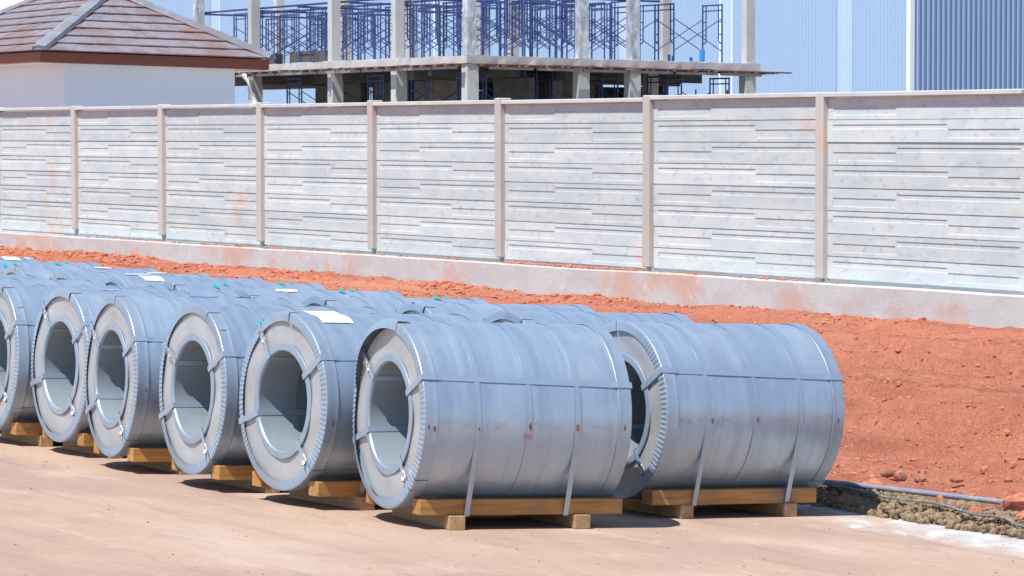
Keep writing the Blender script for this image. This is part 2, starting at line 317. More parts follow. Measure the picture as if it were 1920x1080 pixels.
k_ = len(gvv); tag(ob('added_unseen_ground', me('added_unseen_ground', q, [(i * k_ + j, (i + 1) * k_ + j, (i + 1) * k_ + j + 1, i * k_ + j + 1) for i in range(len(gu) - 1) for j in range(k_ - 1)], M['site'])), kind='structure')  # unseen sheet behind the fence, added grey to cut the red bounce light
# ------------------------------------------------------------------ loose earth: clods, pebbles, clay spoil (uncountable)
ico = bmesh.new(); bmesh.ops.create_icosphere(ico, subdivisions=1, radius=1); ICV = np.array([v.co[:] for v in ico.verts]); ICF = np.array([[v.index for v in f.verts] for f in ico.faces]); ico.free()
ico = bmesh.new(); bmesh.ops.create_icosphere(ico, subdivisions=2, radius=1); IC2V = np.array([v.co[:] for v in ico.verts]); IC2F = np.array([[v.index for v in f.verts] for f in ico.faces]); ico.free()
def lumps(name, pos, rad, mat, sq=(1, 1, .7), jit=.28, base=(ICV, ICF), smooth=False):
    bv, bf = base; n = len(pos); k = len(bv)
    th = rng.uniform(0, 2 * PI, n); c, s = np.cos(th), np.sin(th)
    V_ = bv[None] * (1 + rng.uniform(-jit, jit, (n, k, 1))) * np.array(sq)[None, None] * rng.uniform(.75, 1.3, (n, 1, 3))
    Xr = V_[..., 0] * c[:, None] - V_[..., 1] * s[:, None]; Yr = V_[..., 0] * s[:, None] + V_[..., 1] * c[:, None]
    V_ = np.stack([Xr, Yr, V_[..., 2]], -1) * rad[:, None, None] + pos[:, None]
    F_ = (bf[None] + (np.arange(n) * k)[:, None, None]).reshape(-1, 3)
    return ob(name, fastmesh(name, V_.reshape(-1, 3), F_, mat, smooth))
def ground_pts(u, v, up=0.0, hf=ground_h):
    h = hf(u, v); x = u * AU[0] + v * AV[0]; y = u * AU[1] + v * AV[1]
    return np.stack([x, y, h + slope(x, y) + up], 1)
n = 32000
u = rng.uniform(13.3, 21.9, n); v = 14 + 46 * rng.uniform(0, 1, n) ** 1.25
r = .006 + .032 * rng.uniform(0, 1, n) ** 7 + .004 * (v > 30)
keep = (vnoise(u * .9, v * .5, 77) > .22)
u, v, r = u[keep], v[keep], r[keep]
nb = 1100; ub = rng.uniform(13.5, 21.8, nb); vb = rng.uniform(16, 50, nb); kb = vnoise(ub * 1.1, vb * .35, 91) > .5
u = np.concatenate([u, ub[kb]]); v = np.concatenate([v, vb[kb]]); r = np.concatenate([r, .016 + .038 * rng.uniform(0, 1, kb.sum()) ** 3])
tag(lumps('earth_clods', ground_pts(u, v), r, M['clod']), 'loose red clods scattered over the earth below the fence', 'clods', kind='stuff')
n = 2600
u = rng.uniform(13.5, 21.7, n); v = rng.uniform(14, 48, n); r = .006 + .016 * rng.uniform(0, 1, n) ** 4
tag(lumps('earth_stones', ground_pts(u, v), r, M['stone']), 'small pale stones strewn over the red earth', 'stones', kind='stuff')
n = 1500
u = rng.normal(21.62, .16, n).clip(21.0, 21.86); v = rng.uniform(26, 62, n)
keep = vnoise(v * .6, v * 0, 78) > .42; u, v = u[keep], v[keep]
r = .02 + .05 * rng.uniform(0, 1, len(u)) ** 3
tag(lumps('earth_ridge', ground_pts(u, v), r, M['clod']), 'ridge of crumbled red earth heaped against the fence plinth', 'clods', kind='stuff')
n = 7500
u = rng.normal(13.36, .15, n).clip(13.08, 13.68); v = rng.uniform(14.5, 20.4, n)
r = .006 + .040 * rng.uniform(0, 1, n) ** 6
hp = (.03 + .09 * np.exp(-((u - 13.4) / .16) ** 2) - r * .3 + rng.uniform(-.02, .012, n))
pos = np.stack([u * AU[0] + v * AV[0], u * AU[1] + v * AV[1], 0 * u], 1); pos[:, 2] = hp + slope(pos[:, 0], pos[:, 1])
tag(lumps('clay_spoil', pos, r, M['spoil'], sq=(1, 1, .85), jit=.3), 'grey brown lumps of clay spoil along the concrete edge', 'spoil', kind='stuff')
n = 1500
u = rng.uniform(4, 13.0, n); v = rng.uniform(14.5, 30, n)
r = .002 + .006 * rng.uniform(0, 1, n) ** 6
pos = np.stack([u * AU[0] + v * AV[0], u * AU[1] + v * AV[1], 0 * u], 1); pos[:, 2] = .002 + slope(pos[:, 0], pos[:, 1])
tag(lumps('yard_grit', pos, r, M['grit'], jit=.2), 'fine grit and crumbs scattered over the dusty yard', 'grit', kind='stuff')

# ------------------------------------------------------------------ the boundary fence
FU = 22.09; BAY = 3.876; FV0 = 29.70; NB = 9; PB = 1.262; PH = .2535
fence = empty('boundary_fence', W(FU, FV0, .9)); fence.location = (0, 0, 0)
tag(fence, 'long pale precast concrete fence of stacked ribbed panels on a plinth', 'fence')
def panel_mesh(kind):
    w, h, t, d, bv = BAY - .10, PH - .006, .05, .008, .003
    lng, sht = ((.035, .625), (.63, .97)) if kind == 0 else ((.37, .97), (.035, .365))
    R1 = (lng[0] * w, lng[1] * w, h * (1 - .42), h * (1 - .20)); R2 = (sht[0] * w, sht[1] * w, h * (1 - .82), h * (1 - .42))
    # front is -x; y along the fence (towards +v), image left is +v so mirror
    m = MB(); xs = sorted({0, w, R1[0], R1[1], R2[0], R2[1]}); zs = sorted({0, h, R1[2], R1[3], R2[2], R2[3]})
    def inside(y, z): return any(a < y < b and c < z < e for a, b, c, e in (R1, R2))
    for y0, y1 in zip(xs, xs[1:]):
        for z0, z1 in zip(zs, zs[1:]):
            if inside((y0 + y1) / 2, (z0 + z1) / 2): continue
            m.add([(0, -y0, z0), (0, -y1, z0), (0, -y1, z1), (0, -y0, z1)], [(0, 1, 2, 3)])
    for a, b, c, e in (R1, R2):
        o_ = [(0, -a, c), (0, -b, c), (0, -b, e), (0, -a, e)]; i_ = [(d, -a - bv, c + bv), (d, -b + bv, c + bv), (d, -b + bv, e - bv * .3), (d, -a - bv, e - bv * .3)]
        m.add(o_ + i_, [(0, 1, 5, 4), (1, 2, 6, 5), (2, 3, 7, 6), (3, 0, 4, 7), (4, 5, 6, 7)])
    m.add([(0, 0, 0), (0, -w, 0), (0, -w, h), (0, 0, h), (t, 0, 0), (t, -w, 0), (t, -w, h), (t, 0, h)], [(4, 7, 6, 5), (0, 4, 5, 1), (3, 2, 6, 7), (0, 3, 7, 4), (1, 5, 6, 2)])
    m.box(.022, .046, -w + .002, -.002, -.03, .001)
    return m.mesh('fence_panel', M['panel'])
PM = [panel_mesh(0), panel_mesh(1)]
post_m = bevel(MB().box(-.06, .12, -.08, .08, 0, 2.118).mesh('fence_post', M['post']), .012)
cap_m = bevel(MB().box(-.05, .12, -BAY / 2 + .07, BAY / 2 - .07, 0, .055).mesh('cap_beam', M['cap']), .008)
RZ = TH
steps = [-.03, 0, 0, 0, 0, 0, 0, 0, .0, 0]
for k in range(NB + 1):
    v = FV0 + BAY * (k - 1)
    up = .0145 * (k - 1)
    ob('post', post_m, fence, W(FU, v - (.16 if k <= 1 else 0), PB - .02 + up * .9), (random.uniform(-.003, .003), random.uniform(-.003, .003), RZ))
    if k == NB: break
    off = .0145 * (k - .5) + (.02 if k <= 2 else 0) + random.uniform(-.006, .006)
    sl = .010 / BAY
    for r_ in range(8):
        loc = W(FU + .015 + random.uniform(-.005, .005), v + BAY - .05, PB + off * r_ / 8 + r_ * PH + random.uniform(-.002, .002))
        ob('panel', PM[(r_ + 0) % 2], fence, loc, (random.uniform(-.0012, .0012), random.uniform(-.004, .004), RZ + random.uniform(-.0012, .0012)))
    ob('cap_beam', cap_m, fence, W(FU, v + BAY / 2, PB + 8 * PH - .014 + off), (-math.atan(.010 / BAY) * 0, random.uniform(-.006, .006), RZ + random.uniform(-.001, .001)))
# plinth: cast beam with an uneven top edge
pv = np.arange(24, 66, .3); m = MB()
top = PB - .055 + .018 * fbm(pv * .7, pv * 0, 3, 61); fx = FU - .20 + .012 * fbm(pv * .5, pv * 0, 3, 62)
rows = []
for t_, f_, v_ in zip(top, fx, pv):
    rows.append([W(f_ - .01, v_, .55), W(f_, v_, t_ - .015), W(f_ + .018, v_, t_), W(FU + .14, v_, t_ + .006), W(FU + .14, v_, .55)])
vs_ = [p for r_ in rows for p in r_]
fs = [(i * 5 + j, i * 5 + j + 1, i * 5 + 6 + j, i * 5 + 5 + j) for i in range(len(rows) - 1) for j in range(4)]
ob('plinth', me('plinth', vs_, fs, M['plinth']), fence)
# red earth lying on the plinth ledge
n = 700
v = np.concatenate([rng.normal(39.6, 1.0, 420).clip(37.6, 41), rng.uniform(33, 56, 280)]); u = rng.uniform(FU - .13, FU - .02, n)
r = .012 + .03 * rng.uniform(0, 1, n) ** 3
pos = np.array([W(a, b, PB - .05) for a, b in zip(u, v)])
tag(lumps('ledge_earth', pos, r, M['clod']), 'crumbs of red earth lying on the plinth ledge under the panels', 'clods', kind='stuff')

# ------------------------------------------------------------------ steel coils
CR, CL, HR = .575, 1.37, .3265
def cp(x, r, ph): return (x, -r * math.cos(ph), CR + r * math.sin(ph))
def revolve(profile, n, ph0=0.0, ph1=2 * PI, fl=None, uv=False):
    """profile of (x, r); fl(i, ph) gives (dx, dr)"""
    full = abs(ph1 - ph0 - 2 * PI) < 1e-6
    V_ = []; F_ = []; U_ = []; k = len(profile); cols = n if (full and not uv) else n + 1
    for i in range(cols):
        ph = ph0 + (ph1 - ph0) * i / n
        for j, (x, r) in enumerate(profile):
            dx, dr = fl(j, ph) if fl else (0, 0)
            V_.append(cp(x + dx, r + dr, ph)); U_.append((x + dx, (ph if ph <= PI * 1.5 else ph - 2 * PI) * CR))
    for i in range(n):
        a = i * k; b = ((i + 1) % cols) * k
        for j in range(k - 1): F_.append((a + j, b + j, b + j + 1, a + j + 1))
    return V_, F_, U_
def dent(x, ph, seed):
    q = np.array([x * 2.2]), np.array([ph * 1.1 + seed * 7.3])
    return float(.005 * fbm(q[0], q[1], 3, seed)[0])
def body_mesh(seed, mat='galv'):
    xs = np.linspace(.006, CL - .006, 15); n = 120
    pr = [(x, CR - .0035) for x in xs]
    fl = lambda j, ph: (0, dent(xs[j], math.sin(ph) * 2 + math.cos(ph), seed) - (.0015 if .3 < xs[j] else 0))
    V_, F_, U_ = revolve(pr, n, -PI / 2, 1.5 * PI, fl, uv=True)
    U_ = [(x, (-PI / 2 + 2 * PI * (i // 15) / n) * CR) for i, (x, _) in enumerate(U_)]
    return me('wrap', V_, F_, M[mat], True, U_)
BODY = [body_mesh(s) for s in range(4)]
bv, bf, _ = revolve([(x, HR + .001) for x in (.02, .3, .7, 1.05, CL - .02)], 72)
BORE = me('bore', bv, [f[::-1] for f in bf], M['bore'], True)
def wavy(seed): 
    return lambda j, ph: (.004 * math.sin(ph * 3 + seed + j) * (1 if 0 < j < 4 else 0) + .003 * math.sin(ph * 7 + seed * 2 + j * .5), 0)
def cover_mesh(seed, far=False):
    rr = [.535, .49, .44, .39, .345]
    x = CL if far else 0
    V_, F_, _ = revolve([(x + (-.004 if far else .004), r) for r in rr], 96, fl=wavy(seed))
    return me('end_cover', V_, F_ if far else [f[::-1] for f in F_], M['cover'], True)
COVER = [cover_mesh(s) for s in range(4)]; COVERF = cover_mesh(9, True)
NF = 108
def ring_mesh(ph0, ph1, lift=None, far=False, grow=0.0, flute=1.0):
    prof = [(.084, CR - .001), (.080, CR + .0022), (.074, CR + .0003), (.040, CR + .0006), (-.003, CR + .0015), (-.006, CR - .0005), (-.007, CR - .005), (-.008, CR - .020), (-.008, CR - .040), (-.008, CR - .060)]
    amps = [0, 0, 0, 0, .0006, .0014, .0027, .0031, .0031, .0031]
    def fl(j, ph):
        t = (ph * NF / (2 * PI)) % 1.0; tri = (t / .70 * 2 - 1) if t < .70 else (1 - (t - .70) / .30 * 2)
        dx = -amps[j] * tri * flute
        if lift and j > 4: dx -= lift(ph) * (j - 4) / 5
        return (dx, grow + (lift(ph) * .25 if lift else 0))
    n = max(8, int(round((ph1 - ph0) / (2 * PI) * NF * 4)))
    if far:
        prof = [(CL - x, r) for x, r in prof]; f0 = fl; fl = lambda j, ph: (-f0(j, ph)[0], f0(j, ph)[1]); n = max(8, n // 2)
    V_, F_, _ = revolve(prof, n, ph0, ph1, fl)
    m = me('edge_ring', V_, [f[::-1] for f in F_] if not far else F_, M['edge'], False)
    sm = [False] * len(m.polygons)
    for i in range(len(sm)): sm[i] = (i % 9) < 3
    m.polygons.foreach_set('use_smooth', sm); return m
RING_A = ring_mesh(math.radians(84), math.radians(84 + 358), lambda ph: .004 + .003 * math.sin(ph * 2))
RING_B = ring_mesh(math.radians(66), math.radians(66 + 359), lambda ph: .003 + .003 * math.sin(ph * 3 + 1))
RINGS = [RING_A, RING_B] + [ring_mesh(math.radians(q), math.radians(q + 358.5), (lambda a, b: lambda ph: .004 + a * max(0, math.sin(ph * b + q)))(a_, b_)) for q, a_, b_ in ((97, .006, 2), (72, .012, 1), (110, .005, 3))]
RING_F = ring_mesh(0, 2 * PI, None, True, flute=.6)
V_, F_, _ = revolve([(.28, HR - .003), (.1, HR - .003), (.004, HR - .003)], 72)
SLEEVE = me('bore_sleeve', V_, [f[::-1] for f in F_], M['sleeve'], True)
V_, F_, _ = revolve([(.012, HR - .0035), (.004, HR - .0035), (.0, HR - .003), (-.007, HR + .001), (-.010, HR + .004), (-.009, HR + .042), (-.008, HR + .045), (-.001, HR + .046)], 96)
IRING = me('inner_ring', V_, [f[::-1] for f in F_], M['edge'], True)
IRING.polygons.foreach_set('use_smooth', [(i % 7) < 2 for i in range(len(IRING.polygons))])
V_, F_, _ = revolve([(CL - x, r) for x, r in [(.28, HR - .003), (.0, HR - .002), (-.008, HR + .003), (-.010, HR + .044), (-.002, HR + .047)]], 64)
IRINGF = me('inner_ring', V_, F_, M['edge'], True)
def sweep(path, tang, w, th, closed=True):
    """path of points + outward normals; a flat strap of width w and thickness th"""
    V_ = []; F_ = []; n = len(path)
    for (p, nrm), t in zip(path, tang):
        p, nrm, t = Vector(p), Vector(nrm), Vector(t)
        V_ += [p - t * w / 2, p + t * w / 2, p + t * w / 2 + nrm * th, p - t * w / 2 + nrm * th]
    for i in range(n if closed else n - 1):
        a = i * 4; b = ((i + 1) % n) * 4
        for j in range(4): F_.append((a + j, b + j, b + (j + 1) % 4, a + (j + 1) % 4))
    if not closed: F_ += [(0, 1, 2, 3), tuple(n * 4 - 4 + q for q in (3, 2, 1, 0))]
    return V_, F_
def eye_strap(phd, twist=0.0, w=.038):
    ro, ri, g = CR + .0045, HR - .0055, .015
    pts = []; tg = []
    def add(x, r, ph, nx, nr):
        c, s = math.cos(ph), math.sin(ph)
        pts.append(((x, -r * c, CR + r * s), (nx, -nr * c, nr * s))); tg.append((0, s, c))
    p0 = math.radians(phd); p1 = math.radians(phd + twist)
    for k in range(9):
        t = (0, .066, .1, .3, .5, .7, .9, .934, 1)[k]; add(-g + (CL + 2 * g) * t, ro if k in (0, 1, 8, 7) else CR - .0018, p0 + (p1 - p0) * t, (-.7 if k == 0 else .7 if k == 8 else 0), .7 if k in (0, 8) else 1)
    add(CL + g, ri, p1, .7, -.7)
    for k in range(1, 4): add(CL + g - (CL + 2 * g) * k / 4, ri, p1 + (p0 - p1) * k / 4, 0, -1)
    add(-g, ri, p0, -.7, -.7)
    V_, F_ = sweep(pts, tg, w, .0022)
    return me('eye_strap', V_, F_, M['strap'])
def band_mesh(x, skid, w=.034):
    pts = []
    if skid:
        yb, zb = .436, -.012; t0_ = -15.4
        pts.append(((x, -yb + .2, zb), (0, 0, -1))); pts.append(((x, -yb, zb), (0, -.7, -.7)))
        for k in range(61):
            ph = math.radians(t0_ + (180 - 2 * t0_) * k / 60); pts.append((cp(x, CR - .0018, ph), (0, -math.cos(ph), math.sin(ph))))
        pts.append(((x, yb, zb), (0, .7, -.7))); pts.append(((x, yb - .2, zb), (0, 0, -1)))
        V_, F_ = sweep(pts, [(1, 0, 0)] * len(pts), w, .0014, False)
    else:
        for k in range(96):
            ph = 2 * PI * k / 96; pts.append((cp(x, CR - .0024, ph), (0, -math.cos(ph), math.sin(ph))))
        V_, F_ = sweep(pts, [(1, 0, 0)] * len(pts), w, .0012, True)
    m = me('band', V_, F_, M['strap']); return m
BAND = [band_mesh(.345, True), band_mesh(.685, False), band_mesh(1.01, True)]
def patch(name, x0, x1, p0, p1, r, mat, nx=6, n_=8, curl=None, ragged=0):
    V_ = []; F_ = []
    for i in range(nx + 1):
        for j in range(n_ + 1):
            ph = math.radians(p0 + (p1 - p0) * j / n_); x = x0 + (x1 - x0) * i / nx
            if ragged and (j in (0, n_)): ph += random.uniform(-ragged, ragged)
            if ragged and (i in (0, nx)): x += random.uniform(-ragged, ragged) * .5
            V_.append(cp(x, r + (curl(i / nx, j / n_) if curl else 0), ph))
    for i in range(nx):
        for j in range(n_):
            a = i * (n_ + 1) + j; F_.append((a, a + 1, a + n_ + 2, a + n_ + 1))
    return me(name, V_, F_, mat, True)
def buckle_mesh(phd, r=.46):
    """strap seal on the end face: a folded clip with two raised ears"""
    ph = math.radians(phd); m = MB()
    m.box(-.022, -.015, -.030, .030, -.035, .035); m.box(-.034, -.016, -.030, -.012, .006, .040); m.box(-.030, -.016, .008, .028, -.040, -.012)
    m.add([(-.018, -.03, .035), (-.018, .03, .035), (-.045, .022, .062), (-.045, -.022, .062)], [(0, 1, 2, 3), (3, 2, 1, 0)])
    c, s = math.cos(ph), math.sin(ph)
    # local z -> radial outward, local y -> tangential
    def mp(x, y, z):
        x = -.012 + (x + .012) * .7; y *= .75; z *= .75
        rr = r + z; return (x, -rr * c + y * s, CR + rr * s + y * c)
    m.map(mp); return m.mesh('strap_seal', M['buckle'])
def clip_mesh(phd, x, s=1.0, w=.05):
    """folded plastic corner protector under a band"""
    p = math.radians(phd); d = math.radians(3.4 * s)
    V_ = [cp(x - w * s, CR + .004, p), cp(x - w * .3 * s, CR + .022, p + d * .4), cp(x, CR + .006, p + d), cp(x - .2 * w * s, CR + .004, p - d * 2.2), cp(x - w * .95 * s, CR + .005, p - d * 1.3), cp(x - w * .4 * s, CR + .016, p - d)]
    return me('corner_protector', V_, [(0, 1, 5), (0, 5, 4), (1, 2, 5), (2, 3, 5), (5, 3, 4)], M['teal'])
def rust_mesh(x, phd, s):
    V_ = []; k = 9
    c = cp(x, CR + .0015, math.radians(phd)); V_.append(c)
    for i in range(k):
        t = 2 * PI * i / k; rr = s * random.uniform(.5, 1.2); V_.append(cp(x + rr * .55 * math.cos(t), CR + .0015, math.radians(phd) + rr * 1.3 * math.sin(t) / CR))
    return me('rust_spot', V_, [(0, 1 + i, 1 + (i + 1) % k) for i in range(k)], M['rust'])

NRM = Vector((-TX, -TY, 1)).normalized()
def coil_matrix(Xw, Yw, yaw, base=.095, sc=1.0):
    a = Vector((math.cos(yaw), math.sin(yaw), 0)); a = (a - NRM * a.dot(NRM)).normalized(); b = NRM.cross(a)
    m = Matrix((a, b, NRM)).transposed().to_4x4(); m.translation = (Xw, Yw, slope(Xw, Yw) + base)
    return m
GC = 'steel coils stored in two rows on timber skids'
def make_coil(Xw, Yw, yawd, label, seed=0, straps=(28, 123, 196, 312), twist=-2, D=1.15, near=True, ring=None, extra=(), body=None):
    e = empty('steel_coil'); e.matrix_world = coil_matrix(Xw, Yw, math.radians(yawd)); s = D / 1.15; e.scale = (1, s, s)
    tag(e, label, 'steel coil', GC)
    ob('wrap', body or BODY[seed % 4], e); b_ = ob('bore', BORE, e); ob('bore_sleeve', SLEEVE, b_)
    ob('end_cover', COVER[seed % 4], e); ob('end_cover', COVERF, e)
    for r_ in (ring or [RINGS[int(abs(Yw) * 10) % 5]]): ob('edge_ring', r_, e)
    ob('edge_ring', RING_F, e); ob('inner_ring', IRING, e); ob('inner_ring', IRINGF, e)
    for k, sm in enumerate(straps):
        st = ob('eye_strap', eye_strap(sm, twist + random.uniform(-1, 1)), e)
        if near and k in (1, 3): ob('strap_seal', buckle_mesh(sm, random.uniform(.43, .48)), st)
    for b_ in BAND: ob('band', b_, e, (0 if 'nearest' in label else random.uniform(-.035, .035), 0, 0))
    for m_ in extra: ob(m_.name.split('.')[0], m_, e)
    return e
def paper(x0, x1, p0, p1, **k): return patch('paper_label', x0, x1, p0, p1, CR + .003, M['paper'], **k)
def prt(x0, x1, p0, p1): return patch('print_mark', x0, x1, p0, p1, CR + .0012, M['blue_tape'], 4, 4)
def teal(x, ph, pair=True):
    r_ = [clip_mesh(ph, x - .02)]
    if pair: r_.append(clip_mesh(ph + 5, x + .085, .7))
    return r_
def rusts(xs, ph=-4): return [rust_mesh(x, ph + random.uniform(-1.5, 1.5), random.uniform(.010, .022)) for x in xs]

# torn edge ring of the nearest coil: one half sprung away from the face, the other cut short
torn_l = ring_mesh(math.radians(80), math.radians(165), lambda ph: .004 + .045 * max(0, math.sin((ph - math.radians(78)) / math.radians(92) * PI)) ** .8, grow=.007)
torn_m = ring_mesh(math.radians(165), math.radians(320), lambda ph: .010 + .012 * max(0, math.sin(ph * 2)))
torn_r = ring_mesh(math.radians(-40), math.radians(81), lambda ph: .004, grow=-.004)
make_coil(-0.770, 21.528, 24.51, 'nearest steel coil with a torn, sprung edge ring, whole girth showing', 0, (27, 140, 200, 309), -5, ring=[torn_l, torn_m, torn_r],
          extra=rusts([.02, .06, .35, .69, 1.01, 1.33]) + [patch('print_mark', .66, .70, -11, -8, CR + .003, M['red_print'], 2, 2)])
make_coil(0.681, 22.764, 30.34, 'rightmost steel coil at the end of the back row, spattered with cement', 1, (30, 118, 205, 311), -5, body=body_mesh(6, 'galv_spattered'), extra=rusts([.345, .69, 1.33], -3))
make_coil(-1.492, 22.597, 32.97, 'steel coil with a large white paper on top, next to the nearest coil', 2, (32, 124, 197, 312), -1,
          extra=[paper(.13, .36, 64, 96, curl=lambda a, b: .004 * math.sin(b * 9)), prt(.30, .36, 92, 106), patch('blue_film', .01, .05, 25, 29, HR - .004, M['blue'])] + rusts([.05], -12))
make_coil(-2.173, 23.691, 28.24, 'steel coil with a teal plastic tab on its side, third in the front row', 3, (27, 150, 203, 306), -1, extra=[clip_mesh(53, .37, 1.35, .055), clip_mesh(58, .46, .8)] + [patch('foil_tag', .01, .06, 46, 52, CR + .006, M['buckle'], 2, 2), prt(.68, .86, 88, 96)] + rusts([.06], -10))
make_coil(-2.877, 25.054, 25.47, 'steel coil with the narrowest looking face, fourth in the front row', 0, (30, 142, 211, 309), -1, extra=rusts([.06], -8) + [prt(.60, .82, 92, 99), prt(.95, 1.12, 92, 99)])
make_coil(-3.414, 26.395, 29.24, 'steel coil with bluish end face, fifth in the front row', 1, (35, 128, 198, 314), -1, extra=[prt(.30, .42, 84, 96)])
make_coil(-4.054, 27.389, 27.36, 'steel coil cut by the left edge of the picture, sixth in the front row', 2, (30, 120, 200, 318), -1, extra=[patch('foil_tag', .03, .08, 44, 50, CR + .006, M['buckle'], 2, 2)])
make_coil(-4.70, 28.60, 28.0, 'steel coil beyond the left edge, only its far top showing behind the sixth', 3, near=False)
make_coil(-5.35, 29.80, 28.3, 'steel coil beyond the left edge, a sliver of its far end showing', 0, near=False)
base = np.array([0.681, 22.764]); rd = np.array([math.cos(math.radians(118.5)), math.sin(math.radians(118.5))])
backs = [(1.59, 1.156, 'second steel coil from the right in the back row, fluted ring arch showing', []),
         (2.98, 1.160, 'third steel coil from the right in the back row, white scrap at its mouth', [paper(-.02, .05, 88, 92)]),
         (4.62, 1.145, 'fourth steel coil from the right in the back row, small dark arch showing', teal(1.02, 84)),
         (6.08, 1.150, 'fifth steel coil from the right in the back row, torn white wrapping on top', [paper(.28, .46, 76, 84, ragged=.03)] + teal(.9, 80)),
         (7.55, 1.160, 'sixth steel coil from the right in the back row, teal tabs near its far end', teal(1.06, 82) + teal(.40, 72)),
         (8.74, 1.165, 'seventh steel coil from the right in the back row, white paper near its face', [paper(.22, .40, 70, 92)]),
         (9.93, 1.165, 'eighth steel coil from the right in the back row, white paper at its far end', [paper(.80, .98, 84, 98), prt(.55, .80, 76, 82)]),
         (11.19, 1.175, 'ninth steel coil from the right in the back row, dark mouth at the left edge', [paper(.78, .94, 82, 94)]),
         (12.63, 1.190, 'second farthest steel coil in the back row, teal tabs along its top', teal(.98, 78) + teal(.42, 70)),
         (14.42, 1.190, 'farthest steel coil in the back row, white paper on top at the left edge', [paper(1.05, 1.22, 72, 92), prt(1.28, 1.35, 78, 90)])]
backpos = []
for k, (s_, D_, lab, ex) in enumerate(backs):
    p = base + rd * s_; yw = 28.3 + random.uniform(-1.2, 1.2); backpos.append((p[0], p[1], yw))
    make_coil(p[0], p[1], yw, lab, k, (28 + random.uniform(-4, 4), 121, 200, 311), -1, D_, near=(k < 3), extra=ex)

# ------------------------------------------------------------------ timber skids under the coils
beam_m = [bevel(MB().box(0, l_, -.060, .060, 0, .096).mesh('beam', M['timber']), .004) for l_ in (1.36, 1.28)]
block_m = [bevel(MB().box(-.052, .052, -l_ / 2, l_ / 2, 0, .087).mesh('block', M['timber_block']), .004) for l_ in (.94, .90)]
def skid(Xw, Yw, yawd, label, x0=.03, bl=0, bx=(.275, 1.12)):
    e = empty('timber_skid'); e.matrix_world = coil_matrix(Xw, Yw, math.radians(yawd), 0.0); tag(e, label, 'timber skid', 'timber skids under the coils')
    for s_ in (-1, 1): ob('beam', beam_m[bl], e, (x0 + random.uniform(-.012, .012), s_ * .371, .0875), (0, 0, random.uniform(-.004, .004)))
    for x in bx: ob('block', block_m[bl], e, (x + random.uniform(-.01, .01), random.uniform(-.015, .01), .0005), (0, 0, random.uniform(-.02, .02)))
skid(-0.770, 21.528, 24.51, 'orange timber skid under the nearest coil')
skid(0.681, 22.764, 30.34, 'brown timber skid under the rightmost coil, beside the clay spoil', -.02, 1, (.25, 1.05))
skid(-1.492, 22.597, 32.97, 'orange timber skid under the coil with the large white paper', .03, 0, (.36, 1.1))
skid(-2.173, 23.691, 28.24, 'orange timber skid under the third coil of the front row', .03, 0, (.40, 1.1))
skid(-2.877, 25.054, 25.47, 'orange timber skid under the fourth coil of the front row', .03, 0, (.42, 1.1))
skid(-3.414, 26.395, 29.24, 'orange timber skid under the fifth coil of the front row', .03, 0)
skid(-4.054, 27.389, 27.36, 'orange timber skid under the coil at the left edge of the picture')
skid(-4.70, 28.60, 28.0, 'timber skid beyond the left edge behind the sixth front coil')
skid(-5.35, 29.80, 28.3, 'timber skid of the last front row coil beyond the left edge')
for k, (x, y, yw) in enumerate(backpos): skid(x, y, yw, 'timber skid in the shade under the %s coil of the back row' % ['second', 'third', 'fourth', 'fifth', 'sixth', 'seventh', 'eighth', 'ninth', 'tenth', 'eleventh'][k])

# ------------------------------------------------------------------ conduit, cable and stones by the yard edge
def curve_tube(name, pts, r, mat, n=8, res=10):
    P = [Vector(p) for p in pts]; out = []
    for i in range(len(P) - 1):
        p0, p1, p2, p3 = P[max(i - 1, 0)], P[i], P[i + 1], P[min(i + 2, len(P) - 1)]
        for k in range(res):
            t = k / res; out.append(.5 * ((2 * p1) + (p2 - p0) * t + (2 * p0 - 5 * p1 + 4 * p2 - p3) * t * t + (3 * p1 - p0 - 3 * p2 + p3) * t ** 3))
    out.append(P[-1]); V_ = []; F_ = []
    for i, c in enumerate(out):
        d = (out[min(i + 1, len(out) - 1)] - out[max(i - 1, 0)]).normalized(); a = d.cross(Vector((0, 0, 1))).normalized(); b = a.cross(d)
        for k in range(n):
            t = 2 * PI * k / n; V_.append(c + a * math.cos(t) * r + b * math.sin(t) * r)
    for i in range(len(out) - 1):
        for k in range(n): F_.append((i * n + k, i * n + (k + 1) % n, (i + 1) * n + (k + 1) % n, (i + 1) * n + k))
    F_ += [tuple(range(n)), tuple(range((len(out) - 1) * n, len(out) * n))[::-1]]
    return ob(name, me(name, V_, F_, mat, True))
tag(curve_tube('conduit', [W(13.20, 20.75, .12), W(13.33, 20.1, .145), W(13.46, 19.3, .15), W(13.58, 18.6, .15), W(13.66, 18.0, .14)], .019, M['pipe']), 'dusty grey blue conduit lying between red earth and clay spoil', 'pipe')
tag(curve_tube('cable', [W(13.28, 20.3, .13), W(13.30, 19.9, .13), W(13.24, 19.3, .115), W(13.27, 18.8, .12), W(13.20, 18.3, .10), W(13.24, 18.05, .10), W(13.16, 17.7, .075), W(13.18, 17.2, .08)], .008, M['cable']), 'thin dark cable winding over the clay spoil', 'cable')
def stone(u, v, h, r, label, sq=(1, 1, .75), mat='clod', seed=0, yaw=0.0):
    g = np.random.default_rng(seed); V_ = IC2V.copy(); dirs = g.normal(size=(7, 3)); dirs /= np.linalg.norm(dirs, axis=1)[:, None]
    for d in dirs:   # flat broken faces
        lim = g.uniform(.55, .85); q = V_ @ d; V_ = V_ - np.outer(np.maximum(q - lim, 0), d)
    V_ = V_ * (1 + g.uniform(-.03, .03, (len(V_), 1))) * np.array(sq) * r
    o = ob('stone', fastmesh('stone', V_, IC2F, M[mat], False), None, W(u, v, h), (0, 0, yaw)); tag(o, label, 'stone', 'stones at the yard edge')
